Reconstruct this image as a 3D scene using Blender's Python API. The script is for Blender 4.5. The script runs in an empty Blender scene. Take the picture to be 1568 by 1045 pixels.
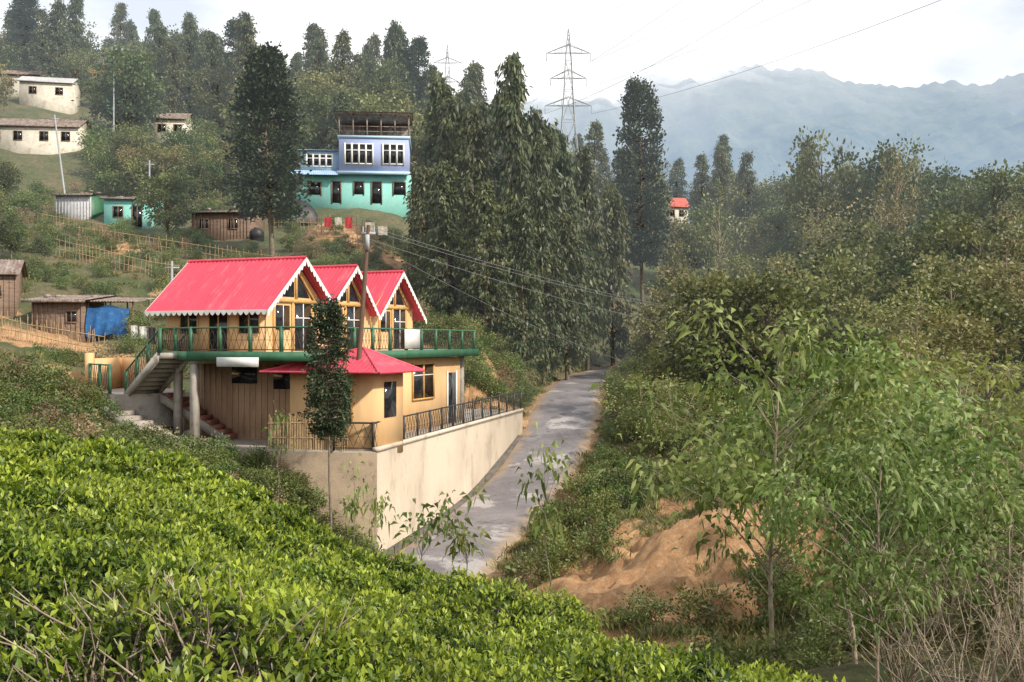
import bpy, math, random
import numpy as np
from mathutils import Vector
random.seed(3); RNG=np.random.default_rng(7)
scene=bpy.context.scene
# ------------------------------------------------------------------ helpers
class G:
    def __init__(s): s.v=[]; s.f=[]; s.n=0
    def add(s,V,F,m=0,r=0.5):
        V=np.asarray(V,float).reshape(-1,3); F=np.asarray(F,int)
        if F.ndim==1: F=F[None,:]
        rr=np.broadcast_to(np.asarray(r,float),(len(F),)).copy()
        s.v.append(V); s.f.append((F+s.n,m,rr)); s.n+=len(V)
    def mesh(s,name,mats,smooth=False):
        me=bpy.data.meshes.new(name)
        V=np.concatenate(s.v); me.vertices.add(len(V)); me.vertices.foreach_set("co",V.astype(np.float32).ravel())
        lt=np.concatenate([np.full(len(f),f.shape[1]) for f,_,_ in s.f]); li=np.concatenate([f.ravel() for f,_,_ in s.f])
        mi=np.concatenate([np.full(len(f),m) for f,m,_ in s.f]); rr=np.concatenate([r for _,_,r in s.f])
        me.loops.add(len(li)); me.polygons.add(len(lt))
        me.loops.foreach_set("vertex_index",li.astype(np.int32))
        st=np.concatenate([[0],np.cumsum(lt)[:-1]]); me.polygons.foreach_set("loop_start",st.astype(np.int32))
        me.polygons.foreach_set("material_index",mi.astype(np.int32))
        if smooth: me.polygons.foreach_set("use_smooth",np.ones(len(lt),bool))
        a=me.attributes.new("rnd",'FLOAT','FACE'); a.data.foreach_set("value",rr.astype(np.float32))
        for m in mats: me.materials.append(m)
        me.update(calc_edges=True); me.validate()
        return me
    def box(s,c,size,rz=0,m=0,r=0.5):
        x,y,z=[q/2 for q in size]
        V=np.array([[i*x,j*y,k*z] for k in(-1,1) for j in(-1,1) for i in(-1,1)],float)
        ca,sa=math.cos(rz),math.sin(rz)
        V=np.stack([V[:,0]*ca-V[:,1]*sa,V[:,0]*sa+V[:,1]*ca,V[:,2]],1)+np.array(c)
        s.add(V,[[0,2,3,1],[4,5,7,6],[0,1,5,4],[2,6,7,3],[0,4,6,2],[1,3,7,5]],m,r)
    def b2(s,a,b,m=0,r=0.5):
        s.box([(a[i]+b[i])/2 for i in range(3)],[abs(b[i]-a[i]) for i in range(3)],0,m,r)
    def tube(s,P,R,n=6,m=0,r=0.5):
        P=np.asarray(P,float); k=len(P); R=np.broadcast_to(R,(k,))
        T=np.gradient(P,axis=0); T/=np.linalg.norm(T,axis=1)[:,None]+1e-9
        ref=np.array([0,0,1.]) if abs(T[0,2])<.9 else np.array([1.,0,0])
        A=np.cross(T,ref); A/=np.linalg.norm(A,axis=1)[:,None]+1e-9; B=np.cross(T,A)
        th=np.arange(n)*2*math.pi/n
        V=P[:,None]+R[:,None,None]*(A[:,None]*np.cos(th)[None,:,None]+B[:,None]*np.sin(th)[None,:,None])
        F=[]
        for i in range(k-1):
            for j in range(n): F.append([i*n+j,i*n+(j+1)%n,(i+1)*n+(j+1)%n,(i+1)*n+j])
        s.add(V.reshape(-1,3),F,m,r)
    def bar(s,a,b,r,n=5,m=0): s.tube([a,b],[r,r],n,m)
    def prism(s,poly,z0,z1,m=0,mt=None):
        n=len(poly); V=[(p[0],p[1],z0) for p in poly]+[(p[0],p[1],z1) for p in poly]
        s.add(V,[[i,(i+1)%n,n+(i+1)%n,n+i] for i in range(n)],m)
        s.add(V[n:],[list(range(n))],m if mt is None else mt); 
def link(o,parent=None,coll=None):
    (coll or scene.collection).objects.link(o)
    if parent: o.parent=parent
    return o
def obj(name,g,mats,parent=None,smooth=False,coll=None):
    return link(bpy.data.objects.new(name,g.mesh(name,mats,smooth)),parent,coll)
def empty(name,loc=(0,0,0),rz=0):
    e=bpy.data.objects.new(name,None); e.location=loc; e.rotation_euler=(0,0,rz); e.empty_display_size=.5
    return link(e)
def hsh(i,j,s):
    v=np.sin(i*127.1+j*311.7+s*74.7)*43758.5453; return v-np.floor(v)
def vn(x,y,s=0):
    x=np.asarray(x,float); y=np.asarray(y,float)
    i=np.floor(x); j=np.floor(y); u=x-i; v=y-j; u=u*u*(3-2*u); v=v*v*(3-2*v)
    return (hsh(i,j,s)*(1-u)+hsh(i+1,j,s)*u)*(1-v)+(hsh(i,j+1,s)*(1-u)+hsh(i+1,j+1,s)*u)*v
def fbm(x,y,s=0,o=4): return sum((vn(x*2**k,y*2**k,s+k)-.5)*.5**k for k in range(o))
# ------------------------------------------------------------------ materials
def newmat(name):
    m=bpy.data.materials.new(name); m.use_nodes=True; nt=m.node_tree; nt.nodes.clear()
    try: m.cycles.emission_sampling='NONE'
    except Exception: pass
    out=nt.nodes.new('ShaderNodeOutputMaterial'); return m,nt,out
def N(nt,t,**k):
    n=nt.nodes.new(t)
    for a,b in k.items(): setattr(n,a,b)
    return n
def mixc(nt,fac,a,b,mode='MIX'):
    n=N(nt,'ShaderNodeMix',data_type='RGBA',blend_type=mode)
    for s,v in ((n.inputs[0],fac),(n.inputs[6],a),(n.inputs[7],b)):
        if hasattr(v,'links') or isinstance(v,bpy.types.NodeSocket): nt.links.new(v,s)
        elif isinstance(v,(tuple,list)): s.default_value=(*v[:3],1)
        else: s.default_value=v
    return n.outputs[2]
def ramp(nt,src,a,b):
    n=N(nt,'ShaderNodeMapRange'); n.inputs[1].default_value=a; n.inputs[2].default_value=b; nt.links.new(src,n.inputs[0]); return n.outputs[0]
def noise(nt,vec,scale,detail=5,rough=.6):
    n=N(nt,'ShaderNodeTexNoise'); n.inputs['Scale'].default_value=scale; n.inputs['Detail'].default_value=detail; n.inputs['Roughness'].default_value=rough
    nt.links.new(vec,n.inputs['Vector']); return n.outputs['Fac']
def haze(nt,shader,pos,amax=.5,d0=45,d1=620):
    # aerial perspective: pale blue glow painted into the material by distance from the origin
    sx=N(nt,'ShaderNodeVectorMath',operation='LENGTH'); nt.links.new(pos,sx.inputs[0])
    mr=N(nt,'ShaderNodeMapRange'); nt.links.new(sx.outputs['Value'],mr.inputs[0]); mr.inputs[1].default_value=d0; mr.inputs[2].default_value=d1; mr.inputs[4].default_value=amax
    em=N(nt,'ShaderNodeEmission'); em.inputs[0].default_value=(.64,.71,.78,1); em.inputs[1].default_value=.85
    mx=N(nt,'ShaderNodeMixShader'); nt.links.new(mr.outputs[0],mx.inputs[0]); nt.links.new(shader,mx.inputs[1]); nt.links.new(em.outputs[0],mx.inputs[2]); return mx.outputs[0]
def surf(name,c1,c2=None,scale=1.5,lo=.4,hi=.65,rough=.75,c3=None,s3=8,bump=.3,bs=20,metal=0,stretch=(1,1,1),a3=.52,b3=.72):
    m,nt,out=newmat(name); p=N(nt,'ShaderNodeBsdfPrincipled'); tc=N(nt,'ShaderNodeTexCoord')
    mp=N(nt,'ShaderNodeMapping'); mp.inputs['Scale'].default_value=stretch; nt.links.new(tc.outputs['Object'],mp.inputs[0]); v=mp.outputs[0]
    c2=c2 or tuple(x*.7 for x in c1)
    col=mixc(nt,ramp(nt,noise(nt,v,scale),lo,hi),c1,c2)
    if c3: col=mixc(nt,ramp(nt,noise(nt,v,s3,6,.7),a3,b3),col,c3)
    nt.links.new(col,p.inputs['Base Color']); p.inputs['Roughness'].default_value=rough; p.inputs['Metallic'].default_value=metal
    if bump:
        b=N(nt,'ShaderNodeBump'); b.inputs['Strength'].default_value=bump; b.inputs['Distance'].default_value=.05
        nt.links.new(noise(nt,v,bs,4),b.inputs['Height']); nt.links.new(b.outputs[0],p.inputs['Normal'])
    nt.links.new(p.outputs[0],out.inputs[0]); return m
def leafmat(name,cd,cm,cl,trans=.3,rough=.5,vscale=.35,spec=.5,hz=.6):
    m,nt,out=newmat(name); at=N(nt,'ShaderNodeAttribute',attribute_name='rnd'); oi=N(nt,'ShaderNodeObjectInfo'); ge=N(nt,'ShaderNodeNewGeometry')
    cr=N(nt,'ShaderNodeValToRGB'); cr.color_ramp.elements[0].color=(*cd,1); cr.color_ramp.elements[1].color=(*cl,1)
    e=cr.color_ramp.elements.new(.5); e.color=(*cm,1); nt.links.new(at.outputs['Fac'],cr.inputs[0])
    hs=N(nt,'ShaderNodeHueSaturation'); nt.links.new(cr.outputs[0],hs.inputs['Color'])
    mr=N(nt,'ShaderNodeMapRange'); nt.links.new(oi.outputs['Random'],mr.inputs[0]); mr.inputs[3].default_value=.455; mr.inputs[4].default_value=.515; nt.links.new(mr.outputs[0],hs.inputs['Hue'])
    m2=N(nt,'ShaderNodeMapRange'); nt.links.new(noise(nt,ge.outputs['Position'],vscale,2),m2.inputs[0]); m2.inputs[1].default_value=.3; m2.inputs[2].default_value=.7; m2.inputs[3].default_value=.65; m2.inputs[4].default_value=1.4; nt.links.new(m2.outputs[0],hs.inputs['Value'])
    p=N(nt,'ShaderNodeBsdfPrincipled'); p.inputs['Roughness'].default_value=rough; p.inputs['Specular IOR Level'].default_value=spec
    nt.links.new(hs.outputs[0],p.inputs['Base Color']); t=N(nt,'ShaderNodeBsdfTranslucent'); nt.links.new(hs.outputs[0],t.inputs[0])
    mx=N(nt,'ShaderNodeMixShader'); mx.inputs[0].default_value=trans; nt.links.new(p.outputs[0],mx.inputs[1]); nt.links.new(t.outputs[0],mx.inputs[2])
    o=mx.outputs[0]
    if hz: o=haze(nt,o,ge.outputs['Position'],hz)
    nt.links.new(o,out.inputs[0]); return m
M={}
M['bark']=surf('bark',(.14,.11,.08),(.24,.2,.16),6,rough=.9,bump=0)
M['barkp']=surf('bark_pale',(.26,.20,.14),(.40,.33,.25),6,rough=.9,bump=0)
M['l_forest']=leafmat('leaf_forest',(.040,.062,.018),(.085,.12,.030),(.18,.205,.062))
M['l_olive']=leafmat('leaf_olive',(.085,.10,.030),(.17,.185,.055),(.34,.31,.12))
M['l_cyp']=leafmat('leaf_cypress',(.032,.052,.020),(.068,.094,.032),(.15,.165,.058),.25)
M['l_dark']=leafmat('leaf_conifer',(.012,.028,.011),(.024,.048,.017),(.055,.085,.03),.12)
M['l_shrub']=leafmat('leaf_shrub',(.042,.07,.02),(.10,.15,.036),(.22,.27,.08))
M['l_fore']=leafmat('leaf_foreground',(.07,.115,.022),(.17,.245,.055),(.40,.46,.17),.42,.45,hz=0)
M['l_dry']=leafmat('leaf_dry',(.14,.105,.05),(.26,.2,.1),(.42,.35,.18))
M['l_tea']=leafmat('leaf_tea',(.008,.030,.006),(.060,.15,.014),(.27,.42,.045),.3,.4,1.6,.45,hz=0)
M['grass']=leafmat('grass_blade',(.06,.085,.022),(.14,.165,.05),(.32,.29,.12),hz=0)
M['red']=surf('roof_red_sheet',(.66,.06,.10),(.54,.05,.085),.5,rough=.5,c3=(.62,.13,.15),s3=1.6,bump=0,stretch=(2,.5,.5))
M['cream']=surf('plaster_cream',(.74,.48,.24),(.68,.42,.2),1.2,rough=.85,bump=.1,c3=(.5,.34,.2),s3=1.1,stretch=(1.3,1.3,.35),a3=.58,b3=.8)
M['cream_shade']=surf('plaster_cream_shade',(.52,.34,.22),(.44,.28,.18),2,rough=.85,bump=.1,c3=(.33,.22,.14),s3=1.2,stretch=(1.3,1.3,.35))  # darker copy of the cream plaster: balcony shade painted into the lower wall
M['ochre']=surf('timber_ochre',(.62,.36,.12),(.5,.28,.09),3)
M['green']=surf('paint_green',(.03,.12,.06),(.05,.16,.085),2,rough=.5,bump=0,c3=(.10,.13,.08),s3=3)
M['white']=surf('paint_white',(.76,.75,.72),(.64,.63,.6),2,bump=0)
M['glass']=surf('window_glass',(.012,.014,.018),(.03,.035,.04),2,rough=.08,bump=0)
M['iron']=surf('iron_dark',(.03,.032,.035),(.05,.04,.03),5,rough=.5,bump=0)
M['conc']=surf('concrete',(.40,.36,.31),(.3,.26,.22),1.2,c3=(.2,.17,.14),s3=3)
M['retain']=surf('retaining_plaster',(.64,.54,.42),(.54,.45,.35),.5,c3=(.36,.29,.22),s3=1.0,rough=.92,bump=.5,bs=6,stretch=(1,1,.5),a3=.53,b3=.75)
M['retain_shade']=surf('retaining_plaster_shade',(.38,.29,.2),(.27,.21,.15),.9,c3=(.15,.12,.08),s3=2,rough=.9,bump=.4)  # darker plaster: shade painted into the wall faces turned from the sun
M['step']=surf('step_red',(.30,.12,.08),(.22,.09,.07),3)
M['wood']=surf('wood_weathered',(.22,.14,.09),(.12,.08,.06),1.2,c3=(.34,.28,.24),s3=5,stretch=(.6,.6,7))
M['bamboo']=surf('bamboo',(.46,.32,.17),(.3,.21,.12),4)
M['rust']=surf('tin_rust',(.17,.11,.085),(.32,.28,.25),1.2,c3=(.10,.075,.06),s3=3,stretch=(3,1,1))
M['tin']=surf('tin_grey',(.42,.43,.45),(.55,.55,.55),1.5,c3=(.25,.15,.10),s3=3,metal=0,rough=.6)
M['teal']=surf('paint_teal',(.22,.56,.49),(.24,.48,.43),.8,c3=(.32,.58,.54),s3=2,bump=0)
M['blue']=surf('paint_blue',(.32,.38,.62),(.38,.44,.64),.6,bump=0)
M['lblue']=surf('paint_lightblue',(.38,.56,.70),(.46,.62,.74),.6,bump=0)
M['roofblue']=surf('roof_blue_sheet',(.28,.43,.62),(.37,.48,.62),1,bump=0)
M['tarp']=surf('blue_tarp',(.02,.14,.38),(.02,.08,.22),2,rough=.45,c3=(.07,.24,.48),s3=3)
M['black']=surf('tarp_black',(.02,.02,.022),(.04,.04,.045),2,rough=.5)
M['steel']=surf('galvanised_steel',(.42,.44,.46),(.34,.35,.37),2,bump=0)
M['wire']=surf('wire_aluminium',(.16,.165,.17),(.2,.2,.2),2,bump=0)
M['pole']=surf('pole_wood',(.15,.085,.055),(.1,.06,.045),3,stretch=(1,1,.3))
M['cloth']=surf('cloth_red',(.5,.05,.05),(.4,.03,.05),2,bump=0)
M['pink']=surf('roof_pink',(.55,.15,.12),(.45,.12,.1),2,bump=0)
M['offw']=surf('limewash',(.64,.59,.50),(.5,.46,.38),1,bump=0,c3=(.36,.3,.22),s3=1.5)
M['kerb']=surf('drain_dark',(.14,.12,.1),(.07,.06,.05),2)
# ------------------------------------------------------------------ terrain function
def tps(pts):
    P=np.array(pts,float); n=len(P); d=np.linalg.norm(P[:,None,:2]-P[None,:,:2],axis=2)
    A=np.zeros((n+3,n+3)); A[:n,:n]=-d; A[:n,n]=1; A[:n,n+1:]=P[:,:2]; A[n:,:n]=A[:n,n:].T
    b=np.zeros(n+3); b[:n]=P[:,2]; w=np.linalg.solve(A,b)
    def f(x,y):
        x=np.asarray(x,float); y=np.asarray(y,float); sh=x.shape; x=x.ravel(); y=y.ravel()
        r=np.hypot(x[:,None]-P[None,:,0],y[:,None]-P[None,:,1])
        return (-(r@w[:n])+w[n]+w[n+1]*x+w[n+2]*y).reshape(sh)
    return f
CT=[(0,0,-1.5),(-7.2,14,-2.2),(-1.2,10,-3.1),(.6,8,-3.2),(2,6.5,-3.1),(0,3.6,-2.1),(-4.1,13,-2.5),(-5,5,-1.0),(-12,12,-1.1),(8,4,-4.2),(-10,3,.3),
(-18,36,-2.5),(-20,45,-1.5),(-12,30,-4.6),(-15,28,-4.0),(-9,28,-5.4),(-6,28,-6.8),(-12.5,35.5,-4.6),(-9,34,-5.2),(-5.5,33,-6.6),(-4,29,-7.8),(-3,22,-7.2),(0,18,-6.6),(-6,20,-5.2),(-12,20,-3.2),(2,14,-5.4),(-20,22,-2.2),
(1.8,28,-7.1),(5,32,-6.3),(4.5,26,-6.8),(7,30,-5.2),(12,30,-5.6),(4.5,17,-6.1),(10,20,-5.6),(6,40,-6.5),(3.5,36,-6.8),(9,46,-5.8),(14,40,-5),(20,60,-3),(10,60,-4.6),(14,80,-3.3),(9,12,-4.6),(20,25,-4),(30,40,-1),
(30,80,0),(45,90,4),(30,110,4),(60,110,9),(45,130,9),(80,150,16),(20,145,12),(27,163,21.5),(18,172,21),(18,120,4),(13,105,-1.5),
(-1,61,-2.6),(-4,65,.5),(1.5,75,-1),(0,85,2),(4,98,1.5),(-10,70,3.5),(-12,85,8),(-22,75,4.7),(-26,75,5.9),(-14,100,13.8),(-18,101,13.8),(-23,100,13.4),(-38,90,10),(-28,60,.5),(-20,55,-1.5),(-15.5,50,-2.7),(-6,59,-2),(-12,58,-1.4),(-33,60,2.8),(-16.5,44,-2.5),(-19,41,-2.2),
(-30,88,9.3),(-20,88,9.2),(-60,120,23.5),(-48,105,15.5),(-95,180,45),(-60,180,44),(-30,150,32),(-15,140,28),(5,130,17),(25,140,11),(-5,115,14),(2,110,8),(-60,150,34),(-100,140,36),
(-60,260,42),(0,220,18),(60,220,15),(120,200,20),(150,120,15),(-150,150,50),(300,300,0),(-300,300,70),(0,400,-20),(0,900,-30),(1500,1500,-30),(-1500,1500,-20),(1500,-300,-30),(-1500,-300,60),(400,100,5),(0,-100,5),(0,2500,-30)]
T0=tps(CT)
RC=np.array([(-9,12,-8.6),(-6.2,20,-8.3),(-4.2,27,-8.0),(-3,32,-7.8),(-1.7,39,-7.6),(-.3,45,-7.2),(1.35,50,-6.3),(2.6,56,-5.0),(3.4,62,-4.1),(4.2,68,-3.5),(5.6,78,-3.1),(8.3,88,-2.7),(12,97,-2.2),(17,108,-1.7),(25,118,-1)],float)
def catmull(P,k):
    P=np.array(P,float); Q=np.vstack([2*P[0]-P[1],P,2*P[-1]-P[-2]]); o=[]
    for i in range(1,len(Q)-2):
        for t in np.arange(k)/k:
            o.append(.5*((2*Q[i])+(-Q[i-1]+Q[i+1])*t+(2*Q[i-1]-5*Q[i]+4*Q[i+1]-Q[i+2])*t*t+(-Q[i-1]+3*Q[i]-3*Q[i+1]+Q[i+2])*t**3))
    o.append(P[-1]); return np.array(o)
RP=catmull(RC,16)
TER=[(-4.8,35.4),(.6,56),(-2.5,58),(-15,53),(-14.2,42),(-12.3,36.9)]
def inpoly(x,y,poly):
    x=np.asarray(x,float); y=np.asarray(y,float); c=np.zeros(x.shape,bool); n=len(poly)
    for i in range(n):
        x1,y1=poly[i]; x2,y2=poly[(i+1)%n]
        if y1==y2: continue
        c^=((y1>y)!=(y2>y))&(x<(x2-x1)*(y-y1)/(y2-y1)+x1)
    return c
def rdist(x,y):
    x=np.asarray(x,float); y=np.asarray(y,float); sh=x.shape; x=x.ravel(); y=y.ravel()
    d=np.full(len(x),1e9); z=np.zeros(len(x))
    for c in range(0,len(x),20000):
        r=np.hypot(x[c:c+20000,None]-RP[None,:,0],y[c:c+20000,None]-RP[None,:,1]); i=r.argmin(1); d[c:c+20000]=r[np.arange(len(i)),i]; z[c:c+20000]=RP[i,2]
    return d.reshape(sh),z.reshape(sh)
EARTH=[(7,30,2.8),(5,30.5,3.0),(3.2,27,2.8),(8.5,33,2.2),(3.4,33.5,2.0),(1.6,29.5,2.2),(.6,26.5,2.0),(6,26,2.6),(3,23.5,2.2),(2.6,37.5,1.3),(-19,42.5,1.5),(-27,57,2.5),(-2.5,62,2.5),(-1,58.5,1.5),(-12,86,2.2),(-21,54,2),(-16,41,1.2),(.5,57.5,1),(6,37,.9),(-33,62,2),(-16,92,2.5),(4.5,42,.8),(-9,84,2),(-24,71,1.5),(-30,79,1.5),(-9.5,69,1.5)]
def earth(X,Y):
    er=np.zeros(X.shape)
    for ex,ey,r in EARTH: er=np.maximum(er,np.clip(1.6-np.hypot(X-ex,Y-ey)/r,0,1))
    return er
def gz(x,y):
    x=np.asarray(x,float); y=np.asarray(y,float)
    z=T0(x,y); far=np.clip((np.hypot(x,y)-60)/200,0,1)
    z=z+fbm(x*.35,y*.35,1)*.7+fbm(x*.05,y*.05,9)*6*far
    er=earth(x,y); z=z+er*((1-np.abs(2*vn(x*.75+.4*vn(x*2,y*2,3),y*.75,61)-1))*.75-.35+fbm(x*2.2,y*2.2,63,3)*.35)
    d,rz=rdist(x,y); w=np.clip((d-2.3)/3.2,0,1); w=w*w*(3-2*w); z=rz-.07+(z-rz+.07)*w
    ins=inpoly(x,y,TER); z=np.where(ins,np.minimum(z,-4.4),z)
    return z
def g1(x,y): return float(gz(np.array([x]),np.array([y]))[0])
def axis(lo,hi,fine,far0,far1):
    a=list(np.arange(lo,hi+1e-6,fine)); s=fine
    while a[-1]<far1: s*=1.1; a.append(a[-1]+s)
    s=fine; b=[]; c=lo
    while c>far0: s*=1.1; c-=s; b.append(c)
    return np.array(b[::-1]+a)
xs=axis(-22,14,.25,-1600,1600); ys=axis(14,62,.28,-300,2400)
X,Y=np.meshgrid(xs,ys); Z=gz(X,Y)
er=earth(X,Y)
er=np.clip(er*1.2+fbm(X*.9,Y*.9,4)*1.0*(er>0),0,1)
d,_=rdist(X,Y); er=np.maximum(er,np.clip(1-(d-1.8)/1.5,0,1)*.65)
g=G(); nx,ny=len(xs),len(ys); idx=np.arange(nx*ny).reshape(ny,nx)
F=np.stack([idx[:-1,:-1],idx[:-1,1:],idx[1:,1:],idx[1:,:-1]],-1).reshape(-1,4)
g.add(np.stack([X,Y,Z],-1).reshape(-1,3),F)
m,nt,out=newmat('hillside_ground'); p=N(nt,'ShaderNodeBsdfPrincipled'); p.inputs['Roughness'].default_value=.95; ge=N(nt,'ShaderNodeNewGeometry'); v=ge.outputs['Position']
c=mixc(nt,ramp(nt,noise(nt,v,.25,8,.7),.42,.62),(.08,.105,.03),(.20,.155,.08))
c=mixc(nt,ramp(nt,noise(nt,v,2.5,6,.7),.45,.7),c,(.05,.065,.022))
at=N(nt,'ShaderNodeAttribute',attribute_name='earth')
e=mixc(nt,ramp(nt,noise(nt,v,1.0,9,.75),.40,.60),(.66,.38,.18),(.38,.20,.09)); e=mixc(nt,ramp(nt,noise(nt,v,5,6,.75),.52,.72),e,(.68,.50,.32))
ad=N(nt,'ShaderNodeMath',operation='ADD'); nt.links.new(at.outputs['Fac'],ad.inputs[0]); sc=N(nt,'ShaderNodeMath',operation='MULTIPLY_ADD'); nt.links.new(noise(nt,v,3,5,.7),sc.inputs[0]); sc.inputs[1].default_value=.8; sc.inputs[2].default_value=-.4; nt.links.new(sc.outputs[0],ad.inputs[1])
c=mixc(nt,ramp(nt,ad.outputs[0],.35,.6),c,e); nt.links.new(c,p.inputs['Base Color'])
b=N(nt,'ShaderNodeBump'); b.inputs['Strength'].default_value=1.; b.inputs['Distance'].default_value=.25; nt.links.new(noise(nt,v,3,9,.75),b.inputs['Height']); nt.links.new(b.outputs[0],p.inputs['Normal'])
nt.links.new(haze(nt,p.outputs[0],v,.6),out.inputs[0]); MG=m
to=obj('terrain',g,[MG],smooth=True)
a=to.data.attributes.new('earth','FLOAT','POINT'); a.data.foreach_set('value',er.ravel().astype(np.float32))
# road
g=G(); T=np.gradient(RP[:,:2],axis=0); T/=np.linalg.norm(T,axis=1)[:,None]; Nn=np.stack([T[:,1],-T[:,0]],1)
us=np.linspace(-1,1,13); V=[];ed=[]
for i,pp in enumerate(RP):
    for u in us:
        wv=2.05+(.3*float(fbm(i*.35,0.,22 if u<0 else 23)))*abs(u)
        V.append((pp[0]+Nn[i,0]*u*wv,pp[1]+Nn[i,1]*u*wv,pp[2]+.05*(1-u*u)+(.03 if abs(u)<.99 else -.08))); ed.append(abs(u))
n=len(us); g.add(V,[[i*n+j,i*n+j+1,(i+1)*n+j+1,(i+1)*n+j] for i in range(len(RP)-1) for j in range(n-1)])
m,nt,out=newmat('road_asphalt'); p=N(nt,'ShaderNodeBsdfPrincipled'); p.inputs['Roughness'].default_value=.85; v=N(nt,'ShaderNodeNewGeometry').outputs['Position']
c=mixc(nt,ramp(nt,noise(nt,v,.5,7,.7),.4,.62),(.165,.15,.155),(.25,.23,.23))
c=mixc(nt,ramp(nt,noise(nt,v,.30,4),.58,.63),c,(.40,.37,.355)); c=mixc(nt,ramp(nt,noise(nt,v,6,6,.8),.5,.75),c,(.11,.10,.10))
c=mixc(nt,ramp(nt,noise(nt,v,.9,5,.7),.58,.66),c,(.10,.093,.095))
at=N(nt,'ShaderNodeAttribute',attribute_name='edge'); ad=N(nt,'ShaderNodeMath',operation='MULTIPLY_ADD'); nt.links.new(noise(nt,v,1.6,6,.7),ad.inputs[0]); ad.inputs[1].default_value=.9; nt.links.new(at.outputs['Fac'],ad.inputs[2])
c=mixc(nt,ramp(nt,ad.outputs[0],1.12,1.38),c,(.34,.25,.165)); nt.links.new(c,p.inputs['Base Color'])
b=N(nt,'ShaderNodeBump'); b.inputs['Strength'].default_value=.5; b.inputs['Distance'].default_value=.04; nt.links.new(noise(nt,v,9,6,.8),b.inputs['Height']); nt.links.new(b.outputs[0],p.inputs['Normal']); nt.links.new(p.outputs[0],out.inputs[0])
ro=obj('road',g,[m],smooth=True); a=ro.data.attributes.new('edge','FLOAT','POINT'); a.data.foreach_set('value',np.array(ed,np.float32))
# ------------------------------------------------------------------ far mountain
RG=np.array([(-600,40),(-200,60),(120,5),(250,40),(380,70),(450,85),(600,120),(800,150),(900,150),(960,138),(1000,128),(1060,131),(1100,118),(1160,110),(1180,124),(1240,121),(1290,140),(1340,143),(1400,152),(1450,138),(1500,148),(1568,130),(1700,100),(2100,140)],float)
mx=np.arange(-1300,1400,6.); my=np.arange(850,1800,10.)
MX,MY=np.meshgrid(mx,my); rx=(RG[:,0]-784)*.984; rzv=(522-RG[:,1])*.984
R=np.interp(MX,rx,rzv)+fbm(MX*.02,MY*0+3,5)*8+vn(MX*.16,MY*0+1,41)*5+12
t=(MY-850)/650.; up=np.clip(t,0,1)**1.0; dn=np.clip((MY-1500)/400,0,1); bell=np.sin(np.clip(t,0,1)*math.pi)
spur=1-np.abs(2*vn(MX*.0055+.7*fbm(MX*.006,MY*.005,3),MY*.0018,8)-1)
MZ=(R+30)*up*(1-dn*.8)-30+(spur-.5)*70*bell+fbm(MX*.012,MY*.012,6,5)*40*bell**.5+vn(MX*.15,MY*.15,12)*5
g=G(); nx,ny=len(mx),len(my); idx=np.arange(nx*ny).reshape(ny,nx); g.add(np.stack([MX,MY,MZ],-1).reshape(-1,3),np.stack([idx[:-1,:-1],idx[:-1,1:],idx[1:,1:],idx[1:,:-1]],-1).reshape(-1,4))
m,nt,out=newmat('mountain_forest'); p=N(nt,'ShaderNodeBsdfDiffuse'); v=N(nt,'ShaderNodeNewGeometry').outputs['Position']
c=mixc(nt,ramp(nt,noise(nt,v,.03,8,.8),.38,.62),(.04,.08,.04),(.20,.22,.10)); nt.links.new(c,p.inputs[0])
em=N(nt,'ShaderNodeEmission'); em.inputs[0].default_value=(.48,.62,.82,1); em.inputs[1].default_value=.92  # painted distance haze: blue glow mixed over the forest colour, stronger lower down
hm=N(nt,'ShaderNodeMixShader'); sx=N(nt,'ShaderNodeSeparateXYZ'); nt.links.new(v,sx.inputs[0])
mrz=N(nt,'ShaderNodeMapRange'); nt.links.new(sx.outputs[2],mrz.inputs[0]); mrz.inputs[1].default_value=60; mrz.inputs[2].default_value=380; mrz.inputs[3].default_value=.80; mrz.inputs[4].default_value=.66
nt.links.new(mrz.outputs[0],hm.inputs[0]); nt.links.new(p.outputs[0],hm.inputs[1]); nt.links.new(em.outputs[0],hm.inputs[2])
# mist painted as white glow and transparency: stronger to the west and near the crest
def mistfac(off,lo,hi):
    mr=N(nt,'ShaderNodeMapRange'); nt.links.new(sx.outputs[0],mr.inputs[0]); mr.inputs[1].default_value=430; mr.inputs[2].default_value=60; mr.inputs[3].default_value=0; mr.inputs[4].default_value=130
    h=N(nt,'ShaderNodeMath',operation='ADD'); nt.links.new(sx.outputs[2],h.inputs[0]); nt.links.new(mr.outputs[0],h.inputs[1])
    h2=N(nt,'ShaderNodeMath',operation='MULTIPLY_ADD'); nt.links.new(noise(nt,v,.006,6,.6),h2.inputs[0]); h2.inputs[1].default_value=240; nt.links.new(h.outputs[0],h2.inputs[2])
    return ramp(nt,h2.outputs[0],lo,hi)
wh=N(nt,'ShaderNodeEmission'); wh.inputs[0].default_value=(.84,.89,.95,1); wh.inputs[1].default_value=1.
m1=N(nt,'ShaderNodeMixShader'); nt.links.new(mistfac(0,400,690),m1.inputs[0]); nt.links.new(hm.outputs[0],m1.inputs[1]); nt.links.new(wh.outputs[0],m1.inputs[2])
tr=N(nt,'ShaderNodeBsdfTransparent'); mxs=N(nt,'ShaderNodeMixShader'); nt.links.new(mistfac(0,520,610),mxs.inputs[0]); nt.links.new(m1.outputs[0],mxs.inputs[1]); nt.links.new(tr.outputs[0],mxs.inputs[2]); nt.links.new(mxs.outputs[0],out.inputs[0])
obj('mountain',g,[m],smooth=True)
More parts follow.
